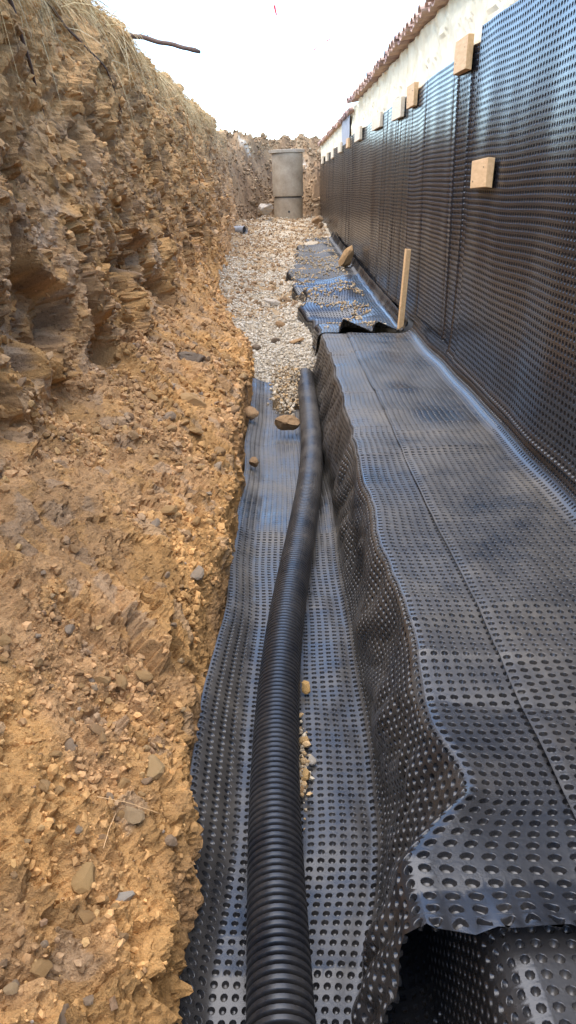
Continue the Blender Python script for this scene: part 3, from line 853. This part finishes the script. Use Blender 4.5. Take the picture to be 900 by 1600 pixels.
link('pipe_bore', mesh_np('pipe_bore', v_, f_, M_HOLE, smooth=False), stub)  # dark plug, painted as the shade inside the pipe

# ------------------------------------------------------------------ stones
def ico(sub):
    import bmesh
    bm = bmesh.new(); bmesh.ops.create_icosphere(bm, subdivisions=sub, radius=1.0)
    v = np.array([x.co[:] for x in bm.verts]); f = np.array([[x.index for x in p.verts] for p in bm.faces]); bm.free()
    return v, f
ICO1, ICO2 = ico(1), ico(2)
def rock_mesh(name, seed, mat, sub=2, chops=9, jit=.05, sc=(1, 1, 1)):
    r_ = np.random.default_rng(seed)
    v, f = (ICO2 if sub == 2 else ico(sub)); v = v.copy()
    for k in range(chops):
        n_ = r_.normal(size=3); n_ /= np.linalg.norm(n_); d = r_.uniform(.45, .82)
        over = np.maximum(v @ n_ - d, 0); v -= over[:, None] * n_
    v += r_.normal(size=v.shape) * jit * .5
    v *= np.array(sc)
    return mesh_np(name, v, [f], mat, smooth=False)
def rand_rot(n):
    q = rng.normal(size=(n, 4)); q /= np.linalg.norm(q, axis=1, keepdims=True)
    w, x, y, z = q.T
    return np.stack([np.stack([1 - 2 * (y * y + z * z), 2 * (x * y - z * w), 2 * (x * z + y * w)], -1),
                     np.stack([2 * (x * y + z * w), 1 - 2 * (x * x + z * z), 2 * (y * z - x * w)], -1),
                     np.stack([2 * (x * z - y * w), 2 * (y * z + x * w), 1 - 2 * (x * x + y * y)], -1)], -2)
def scatter(name, P, size, tone, mat, flat=(.45, .95)):
    n = len(P); v0, f0 = ICO1
    v = np.broadcast_to(v0, (n,) + v0.shape) * (1 + .28 * rng.normal(size=(n, 12, 1)).clip(-1.3, 1.3))
    v = v * np.stack([np.ones(n), rng.uniform(.6, 1, n), rng.uniform(*flat, n)], -1)[:, None]
    v = np.einsum('nij,nkj->nki', rand_rot(n), v) * size[:, None, None] * .5 + P[:, None]
    f = f0[None] + (np.arange(n) * 12)[:, None, None]
    me = mesh_np(name, v.reshape(-1, 3), [f.reshape(-1, 3)], mat, colors={'tone': np.repeat(tone, 12, 0)}, smooth=False)
    return link(name, me)
def pal(n, cols, w, jit=.12):
    c = np.array(cols)[rng.choice(len(cols), n, p=np.array(w) / sum(w))]
    return c * (1 + jit * rng.normal(size=(n, 1))).clip(.6, 1.4)

# loose rubble on the slope: too many and small to count
jmax = int(np.searchsorted(BY, 13)); j0 = int(np.searchsorted(BY, .6))
i_lo = int(np.searchsorted(zone, .7)); i_hi = int(np.searchsorted(zone, 2.35))
n = 60000
ii = rng.integers(i_lo, i_hi, n); jj = rng.integers(j0, jmax, n)
dens = sst(-.05, .5, fbm(S[ii, jj] * 1.5 + 3, YY[ii, jj] * 1.4, 601, 3)) ** 1.3 + .06
dens = np.maximum(dens, .55 * np.exp(-(((V[ii, jj, 0] + .42) / .22) ** 2 + ((BY[jj] - 1.35) / .5) ** 2)))
dens = np.maximum(dens, .13 * sst(2.4, 3.4, BY[jj]) * (1 - sst(8, 11, BY[jj])))
dens *= bank_normal(ii, jj)[:, 2] > .2
k = rng.random(n) < dens
ii, jj = ii[k][:9000], jj[k][:9000]
sz = .006 + .012 * rng.pareto(2.3, len(ii)).clip(0, 2.4)
sz *= np.clip(.42 + BY[jj] * .25, .6, 1.9)
P = V[ii, jj] + bank_normal(ii, jj) * sz[:, None] * .15
EAR = [(.46, .265, .10), (.50, .31, .13), (.36, .21, .095), (.36, .28, .20), (.27, .165, .09)]
loc = tone[ii, jj] * rng.uniform(.85, 1.3, (len(ii), 1)); odd = rng.random(len(ii)) < .18
cl = np.where(odd[:, None], pal(len(P), EAR, [5, 4, 4, 1, 1.5]), loc)
o = scatter('rubble', P, sz, cl, M_RUBBLE)
tag(o, 'fine broken stone and crumbs lying on the earth slope', 'rubble', kind='stuff')

# crumbs and clods stuck to the steep face
n = 16000
ii = rng.integers(int(np.searchsorted(zone, 1.9)), int(np.searchsorted(zone, 4.15)), n); jj = rng.integers(int(np.searchsorted(BY, 1.4)), int(np.searchsorted(BY, 19)), n)
ok = rng.random(n) < .25 + .75 * sst(-.2, .4, fbm(S[ii, jj] * 2, YY[ii, jj] * 2, 605, 3))
ii, jj = ii[ok][:7500], jj[ok][:7500]
sz = (.010 + .013 * rng.pareto(2.2, len(ii)).clip(0, 2.5)) * np.clip(.7 + BY[jj] * .16, .9, 2.6)
P = V[ii, jj] + bank_normal(ii, jj) * sz[:, None] * .05
o = scatter('bank_crumbs', P, sz, tone[ii, jj] * rng.uniform(.7, 1.25, (len(ii), 1)), M_RUBBLE)
tag(o, 'crumbling clods and chips clinging to the steep earth face', 'clods', kind='stuff')

# gravel stones
n = 15500
yq = 6.5 + 7.5 * rng.random(n) ** 1.9; xq = rng.uniform(-1.1, .42, n)
front = .25 * per(xq * 2.2 + 3, xq * 0 + .5, 120)
kk = (yq + front > 6.85) & (xq > -.40 - .5 * sst(7.2, 11, yq) - .15 * rng.random(n)) & (rng.random(n) < np.clip(1.1 - .95 * sst(7.8, 9.2, yq) * sst(-.1, .3, fbm(xq * 2, yq * 1.2, 131, 3)), 0, 1))
xq, yq = xq[kk], yq[kk]
sz = rng.uniform(.018, .036, len(xq))
P = np.stack([xq, yq, gravel_z(xq, yq) + sz * .2], -1)
o = scatter('gravel', P, sz, pal(len(P), [(.58, .51, .40), (.50, .43, .33), (.42, .34, .24), (.64, .58, .48)], [5, 4, 2.5, 1.5]), M_GRAVEL, (.6, 1))
tag(o, 'pale cream drainage gravel filling the trench', 'gravel', kind='stuff')
n = 8500
yq = rng.uniform(8.5, 23.5, n); xq = rng.uniform(-1.35, 1.1, n)
sz = .024 + .022 * rng.pareto(2.5, n).clip(0, 2.5)
P = np.stack([xq, yq, gravel_z(xq, yq) + sz * .15], -1)
P = P[(xq < far_left(yq)) | (yq > 16.5)]; sz = sz[(xq < far_left(yq)) | (yq > 16.5)]
o = scatter('loose_earth', P, sz, pal(len(P), [(.50, .42, .31), (.37, .25, .14), (.28, .18, .10), (.56, .49, .38)], [3, 5, 3, .7]), M_GRAVEL, (.6, 1))
tag(o, 'crumbled earth and pale stones mixed over the far gravel', 'rubble', kind='stuff')
# soil spilled on the draped membrane and along the pipe
n = 5000
uq = rng.uniform(.12, .84, n); yq = rng.uniform(7.1, 16.8, n)
kk = fbm(uq * 2.5, yq * 2.0, 611, 3) + .35 * (per(yq * 1.35, yq * 0 + 3, 243) ** 2 > .02) > .28
p_ = drape_P(uq[kk], yq[kk]); sz = rng.uniform(.012, .035, len(p_))
ycl = (6.42 + .19 * rng.normal(size=700)).clip(5.7, 6.9); xcl = (.075 + .06 * rng.normal(size=700)).clip(-.1, .17); zc = .05 + .16 * sst(5.6, 7.0, ycl) + .10 * sst(5.9, 6.7, ycl) * rng.random(700)
yp = 1.97 + .11 * rng.normal(size=110); xp = .078 + np.abs(rng.normal(size=110)) * .014; xp = xp + np.interp(yp, ctrl[:, 1], ctrl[:, 0])
P = np.concatenate([p_ + [0, 0, .004], np.stack([xcl, ycl, zc], -1), np.stack([xp, yp, .022 + .02 * rng.random(110)], -1)])
sz = np.concatenate([sz, rng.uniform(.015, .04, 700), .006 + .012 * rng.pareto(2.5, 110).clip(0, 2)])
o = scatter('spilled_soil', P, sz, pal(len(P), [(.42, .33, .22), (.48, .32, .16), (.55, .46, .33)], [4, 3, 2]), M_RUBBLE)
tag(o, 'soil crumbs spilled on the membranes', 'soil', kind='stuff')
# clods on the far mound
n = 14000
im = rng.integers(35, 110, n); jm = rng.integers(5, 150, n)
km = (mz[im, jm] > gravel_z(mxg[im, jm], myg[im, jm]) - .05) & (rng.random(n) < .15 + .85 * sst(-.2, .4, fbm(mxg[im, jm] * 1.5, mz[im, jm] * 2, 651, 3)))
im, jm = im[km][:4500], jm[km][:4500]; n = len(im)
P = np.stack([mxg[im, jm], myg[im, jm], mz[im, jm] + .02], -1)
o = scatter('mound_clods', P, (.045 + .045 * rng.pareto(2.5, n).clip(0, 2.5)), pal(n, [(.31, .205, .115), (.22, .145, .08), (.45, .35, .22)], [4, 3, .4]), M_RUBBLE)
tag(o, 'clods and stones covering the far earth mound', 'clods', kind='stuff')

# single stones
def stone(name, label, cat, loc, size, mat, seed, rot=None, sc=(1, .8, .6), group=None, sub=2, chops=9):
    o = link(name, rock_mesh(name, seed, mat, sub, chops, .05, sc))
    o.location = loc; o.scale = (size / 2,) * 3
    o.rotation_euler = rot or (random.uniform(-.4, .4), random.uniform(-.4, .4), random.uniform(0, 6.28))
    return tag(o, label, cat, group)
stone('boulder', 'tan boulder leaning against the wall foot on the draped membrane', 'boulder', (1.0, 11.9, .80), .44, M_STONE, 701, (.2, .4, .5), (.42, .75, 1), sub=2, chops=14)
stone('earth_clod', 'large tan earth clod beside the far end of the corrugated pipe', 'clod', (.055, 5.55, .115), .20, M_CLOD, 702, (0, 0, .3), (1, .8, .62), sub=3)
stone('earth_clod', 'brown clod at the bank edge level with the pipe end', 'clod', (-.215, 5.75, .14), .15, M_CLOD, 703, sub=3)
stone('earth_clod', 'small round brown clod on the left edge of the trench membrane', 'clod', (-.165, 4.75, .085), .09, M_CLOD, 704, sc=(1, .9, .9))
stone('stone', 'single ochre stone on the membrane, right of the pipe', 'stone', (.093, 2.35, .045), .062, M_OCHRE, 705)
for (x, y, s_, m_, lab) in ((.080, 2.06, .050, M_OCHRE, 'ochre stone wedged at the pipe, top of the little cluster'), (.098, 1.97, .042, M_PALE, 'pale stone in the little cluster beside the pipe'),
                            (.078, 1.90, .052, M_OCHRE, 'flat orange stone in the little cluster beside the pipe'), (.062, 1.84, .034, M_STONE, 'small tan stone ending the little cluster beside the pipe')):
    stone('stone', lab, 'stone', (x, y, .036), s_, m_, int(x * 1e4))
stone('stone_slab', 'flat tan stone slab lying on the near gravel', 'stone', (.17, 7.62, float(gravel_z(np.array([.17]), np.array([7.62]))[0]) + .03), .20, M_STONE, 712, (.1, -.2, .5), (1, .5, .22))
stone('stone_slab', 'grey square stone slab lying on the middle gravel', 'stone', (-.08, 9.4, float(gravel_z(np.array([-.08]), np.array([9.4]))[0]) + .05), .24, M_PALE, 713, (.4, .2, .5), (1, .8, .3))
stone('stone', 'reddish brown stone on the gravel beside the slabs', 'stone', (.02, 8.35, float(gravel_z(np.array([.02]), np.array([8.35]))[0]) + .03), .13, M_CLOD, 714)
stone('stone', 'dark stone on the near gravel, left of the flat slab', 'stone', (-.03, 7.85, float(gravel_z(np.array([-.03]), np.array([7.85]))[0]) + .03), .11, M_DARKROCK, 715)
stone('stone', 'dark stone on the gravel close to the earth slope', 'stone', (-.22, 7.55, float(gravel_z(np.array([-.22]), np.array([7.55]))[0]) + .03), .12, M_DARKROCK, 716)
stone('stone', 'grey flat stone at the gravel foot near the pipe cap', 'stone', (.05, 6.75, .16), .11, M_PALE, 717, (.3, .1, 0), (1, .8, .3))
stone('boulder', 'pale limestone boulder in the earth left of the manhole', 'boulder', (-.30, 21.3, 1.28), .55, M_PALE, 718, sub=3)
stone('boulder', 'brown boulder at the wall foot right of the manhole', 'boulder', (.93, 19.6, 1.05), .32, M_CLOD, 719, sub=3)
stone('boulder', 'small brown boulder at the wall foot nearer than the manhole', 'boulder', (.93, 18.3, .98), .25, M_CLOD, 720, sub=3)
def on_bank(x, y, up=0.0):
    p = bank_at(x, y); return (float(p[0]), float(p[1]), float(p[2]) + up)
stone('boulder', 'dark grey slaty rock jutting from the middle of the earth slope', 'boulder', on_bank(-.64, 5.6, -.01), .34, M_DARKROCK, 721, (.2, .3, .9), (1, .6, .5), sub=3, chops=18)
stone('boulder', 'blunt tan rock below the dark rock on the earth slope', 'boulder', on_bank(-.56, 4.75, -.01), .22, M_STONE, 722, (.5, .2, .2), (1, .7, .6), sub=3)
stone('stone', 'big ochre stone in the near rubble beside the trench edge', 'stone', on_bank(-.34, 1.62, .01), .085, M_OCHRE, 723)
stone('stone', 'orange stone in the near rubble at the bottom of the slope', 'stone', on_bank(-.42, 1.22, .01), .075, M_OCHRE, 724)
stone('stone', 'pale grey flat stone in the near rubble', 'stone', on_bank(-.345, 1.24, .008), .05, M_PALE, 725, (0, 0, 0), (1, .8, .4))
stone('stone', 'broad tan stone embedded in the bottom left corner', 'stone', on_bank(-.62, 1.02, .0), .16, M_STONE, 726, sub=3)
# rest of the stones on the slope that can be told apart but not described
protos = [rock_mesh('slope_stone', 800 + k, M_STONE, 2, 9, .06, (1, random.uniform(.6, .95), random.uniform(.4, .8))) for k in range(14)]
n = 9000
ii = rng.integers(i_lo + 12, i_hi, n); jj = rng.integers(j0, int(np.searchsorted(BY, 9)), n)
dens = sst(-.2, .5, fbm(S[ii, jj] * 1.5 + 3, YY[ii, jj] * 1.4, 601, 3)) + .9 * np.exp(-(((V[ii, jj, 0] + .42) / .22) ** 2 + ((BY[jj] - 1.35) / .5) ** 2))
ok = (rng.random(n) < dens * .5) & (bank_normal(ii, jj)[:, 2] > .3)
ii, jj = ii[ok][:230], jj[ok][:230]
nn = bank_normal(ii, jj)
for k in range(len(ii)):
    o = bpy.data.objects.new('slope_stone', protos[k % 14]); COL.objects.link(o)
    s_ = (.020 + .016 * float(np.clip(rng.pareto(2.2), 0, 2.2))) * (.8 + .20 * BY[jj[k]])
    o.location = V[ii[k], jj[k]] + nn[k] * s_ * .12; o.scale = (s_ / 2 * 1.15,) * 3
    o.rotation_euler = (random.uniform(-.6, .6), random.uniform(-.6, .6), random.uniform(0, 6.28))
    tag(o, 'loose angular tan or grey stone lying in the rubble of the earth slope', 'stone', 'loose stones on the earth slope')

# ------------------------------------------------------------------ dry grass, roots, branch
def blades(roots, dirs, length, width, droop, tone, name, label):
    n = len(roots); K = 5
    t = np.linspace(0, 1, K)[None, :, None]
    d = dirs / np.linalg.norm(dirs, axis=1, keepdims=True)
    p = roots[:, None] + d[:, None] * (length[:, None, None] * t)
    p = p + np.array([0, 0, -1.0]) * (droop * length)[:, None, None] * t ** 2
    sd = np.cross(d, rng.normal(size=(n, 3))); sd /= np.linalg.norm(sd, axis=1, keepdims=True)
    bend = rng.normal(size=(n, 1, 3)) * (.10 * length)[:, None, None]
    p = p + bend * (t ** 2)
    w = (width[:, None, None] * (1 - .8 * t)) * sd[:, None]
    Vb = np.stack([p - w, p + w], 2).reshape(-1, 3)
    b0 = (np.arange(n) * K * 2)[:, None] + (np.arange(K - 1) * 2)[None]
    f = np.stack([b0, b0 + 1, b0 + 3, b0 + 2], -1).reshape(-1, 4)
    me = mesh_np(name, Vb, [f], M_STRAWS, colors={'tone': np.repeat(tone, K * 2, 0)}, smooth=False)
    return tag(link(name, me), label, 'grass', kind='stuff')
n = 6000
i_c = int(np.searchsorted(zone, 3.62)); i_d = int(np.searchsorted(zone, 4.45))
ii = rng.integers(i_c, i_d, n); jj = rng.integers(int(np.searchsorted(BY, 2.0)), int(np.searchsorted(BY, 19)), n)
keepb = rng.random(n) < sst(-.35, .3, fbm(BY[jj] * 1.4, zone[ii] * 1.0, 901, 3)) * (.12 + .88 * sst(3.72, 4.05, zone[ii]))
ii, jj = ii[keepb], jj[keepb]; n = len(ii)
dirs = np.stack([rng.uniform(.1, 1.0, n), rng.normal(size=n) * .5 - .1, rng.uniform(-.8, .55, n)], -1)
ln = rng.uniform(.06, .40, n) * np.where(rng.random(n) < .12, 1.5, 1)
blades(V[ii, jj], dirs, ln, rng.uniform(.0016, .0038, n), rng.uniform(.2, 1.1, n), pal(n, [(.55, .42, .22), (.62, .50, .30), (.42, .30, .15), (.35, .24, .13)], [4, 3, 2, 1]), 'dry_grass', 'dry straw-coloured grass hanging over the bank crest')
nc = 85
yc = 3.6 + 12 * rng.random(nc) ** 1.3; zc_ = rng.uniform(3.78, 4.25, nc)
ic = np.searchsorted(zone, zc_); jc = np.searchsorted(BY, yc)
per_c = 32
base_c = np.repeat(V[ic, jc], per_c, 0); n = len(base_c)
lean = np.repeat(np.stack([rng.uniform(.2, .9, nc), rng.normal(size=nc) * .5, rng.uniform(-.5, .5, nc)], -1), per_c, 0)
sp = np.repeat(rng.uniform(.025, .09, nc), per_c)[:, None]
ln = np.repeat(rng.uniform(.16, .46, nc), per_c) * rng.uniform(.45, 1.15, n)
blades(base_c + rng.normal(size=(n, 3)) * sp * [.6, 1, .4], lean + rng.normal(size=(n, 3)) * .55, ln, rng.uniform(.0016, .0036, n), rng.uniform(.3, 1.2, n),
       pal(n, [(.62, .44, .21), (.70, .54, .30), (.46, .31, .14)], [4, 3, 2]), 'straw_tufts', 'matted straw tufts drooping from the crest of the bank')
n = 500
im = rng.integers(5, 145, n); jm = rng.integers(85, 165, n)
ok = mz[im, jm] > 2.6; im, jm = im[ok], jm[ok]; n = len(im)
blades(np.stack([mxg[im, jm], myg[im, jm], mz[im, jm]], -1), np.stack([rng.normal(size=n) * .5, rng.normal(size=n) * .5, np.ones(n)], -1), rng.uniform(.1, .45, n), rng.uniform(.003, .006, n), rng.uniform(0, .4, n),
       pal(n, [(.5, .4, .22), (.3, .25, .12)], [2, 1]), 'mound_grass', 'sparse dry weeds on top of the far mound')

def wiggle(pts, n, amp, seed):
    pts = np.array(pts, float); t = np.linspace(0, len(pts) - 1, n)
    p = np.stack([np.interp(t, np.arange(len(pts)), pts[:, k]) for k in range(3)], -1)
    return p + amp * np.stack([per(t * 2.3, t * 0 + k, seed) for k in range(3)], -1)
def face_pt(zn, y, out=.02):                                   # a point on the bank surface, a little proud of it
    i = int(np.searchsorted(zone, zn)); j = int(np.searchsorted(BY, y))
    nn_ = bank_normal(np.array([i]), np.array([j]))[0]
    return V[i, j] + nn_ * out
def root(name, zys, r0, r1, label, cat):
    pts = [face_pt(z_, y_, .03) for z_, y_ in zys]
    p = wiggle(pts, 26, .012, 31)
    v_, f_ = tube(p, np.linspace(r0, r1, 26), 7)
    return tag(link(name, mesh_np(name, v_, f_, M_ROOT, smooth=True)), label, cat)
root('hanging_root', [(3.90, 4.1), (3.72, 4.3), (3.5, 4.6), (3.25, 5.1)], .017, .007, 'thick dark root running down the bank in the top left corner', 'root')
root('hanging_root', [(3.90, 5.5), (3.7, 5.85), (3.55, 6.3), (3.35, 6.9)], .010, .004, 'thin root hanging down the bank right of the thick root', 'root')
br = empty('branch', tuple(face_pt(4.1, 8.2)))
tag(br, 'dark broken branch jutting from the bank crest over the trench', 'branch')
b0 = np.array([-1.40, 8.2, 3.03]); b1 = np.array([-.66, 7.5, 2.79])
pb = wiggle([b0 - (b1 - b0) * .2, b0, lerp(b0, b1, .5) + [0, 0, .01], b1], 24, .012, 37) - np.array(br.location)
v_, f_ = tube(pb, np.concatenate([np.linspace(.026, .018, 22), [.021, .014]]), 8)
link('stem', mesh_np('stem', v_, f_, M_ROOT, smooth=True), br)
for (fr, dx, L_) in ((.45, (.2, .2, .12), .5), (.55, (.2, -.05, .1), .35)):
    s0 = pb[int(fr * 23)]
    v_, f_ = tube(wiggle([s0, s0 + np.array(dx) * L_ * .5, s0 + np.array(dx) * L_], 8, .006, 5), np.linspace(.005, .002, 8), 5)
    link('twig', mesh_np('twig', v_, f_, M_ROOT, smooth=True), br)
# long straw on the near rubble and on the face
for (zys, lab) in (([(3.6, 11.4), (3.35, 12), (3.05, 13)], 'single pale dry stalk hanging down the bank face'),):
    v_, f_ = tube(wiggle([face_pt(a_, b_, .05) for a_, b_ in zys], 14, .02, 8), np.linspace(.011, .006, 14), 5)
    tag(link('dry_stalk', mesh_np('dry_stalk', v_, f_, M_WOOD, smooth=True)), lab, 'stalk')
for k, (x0, y0, x1, y1, lab) in enumerate(((-.30, 1.45, -.42, 1.40, 'pale straw lying slantwise on the near rubble'), (-.39, 1.42, -.40, 1.30, 'pale straw lying lengthwise on the near rubble'))):
    p0, p1 = np.array(on_bank(x0, y0, .03)), np.array(on_bank(x1, y1, .03))
    v_, f_ = tube(wiggle([p0, (p0 + p1) / 2 + [0, 0, .008], p1], 8, .001, 50 + k), .0010, 5)
    tag(link('straw', mesh_np('straw', v_, f_, M_WOOD, smooth=True)), lab, 'straw')

# ------------------------------------------------------------------ barrier tape and thin stakes beyond the mound
m_, nt, b = new_mat('barrier_tape')
b.inputs['Base Color'].default_value = (.75, .05, .05, 1); b.inputs['Roughness'].default_value = .5
M_TAPER = m_
M_TAPEW = plain('white_tape', (.85, .85, .85), (.9, .9, .9), 4, .5, 0)
tp = empty('barrier_tape', (.3, 14.0, 3.6))
tag(tp, 'red and white barrier tape fluttering above the far end of the trench', 'tape')
pts = np.array([(.42, 14.0, 3.58), (.56, 14.0, 3.74), (.65, 14.0, 3.82), (.76, 14.0, 3.87), (.85, 14.0, 3.91)])
for k in range(4):
    a_, c_ = pts[k], pts[k + 1]
    w_ = .028
    q = np.array([a_ + [0, 0, w_ * .5], c_ + [0, 0.02, w_ * .3], c_ - [0, 0.0, w_ * .3], a_ - [0, .02, w_ * .5]]) - np.array(tp.location)
    q = np.concatenate([q, q + [0, .001, 0]])
    f = np.array([[0, 1, 2, 3], [7, 6, 5, 4], [0, 4, 5, 1], [1, 5, 6, 2], [2, 6, 7, 3], [3, 7, 4, 0]])
    link('red_band' if k % 2 == 1 else 'white_band', mesh_np('tape_band', q, [f], M_TAPER if k % 2 == 1 else M_TAPEW, smooth=False), tp)
v_, f_ = tube([(.12, .0, -.02), (.11, 0, -.11)], .006, 5)
link('loose_end', mesh_np('loose_end', v_, f_, M_PVC, smooth=False), tp)
for nm_, pa in (('cord', [(.85, 14, 3.91), (1.05, 14.1, 3.45), (1.28, 14.2, 3.0)]), ('cord', [(.42, 14, 3.58), (.2, 13, 3.7), (-.03, 12, 3.97)]), ('cord', [(-.04, 12, 3.97), (-.7, 11.4, 3.5), (-1.46, 10.8, 3.08)])):
    v_, f_ = tube(np.array(pa, float) - np.array(tp.location), .0012, 4)
    link(nm_, mesh_np(nm_, v_, f_, M_TAPEW, smooth=True), tp)
q = np.array([(-.06, 12, 3.97), (-.03, 12, 3.98), (-.005, 12, 3.86), (-.025, 12, 3.86)]); q = np.concatenate([q, q + [0, .001, 0]])
tag(link('tape_scrap', mesh_np('tape_scrap', q, [np.array([[0, 1, 2, 3], [7, 6, 5, 4], [0, 4, 5, 1], [1, 5, 6, 2], [2, 6, 7, 3], [3, 7, 4, 0]])], M_TAPER, smooth=False)), 'small red tape scrap high above the trench near the top of the picture', 'tape')
# thin teal pole behind the wall
v_, f_ = tube([(1.40, 8.64, 2.88), (1.44, 8.64, 3.65)], .014, 8)
m_, nt, b = new_mat('teal_plastic'); b.inputs['Base Color'].default_value = (.04, .25, .25, 1); b.inputs['Roughness'].default_value = .5
tag(link('marker_pole', mesh_np('marker_pole', v_, f_, m_, smooth=True)), 'thin teal pole standing behind the tile coping', 'pole')
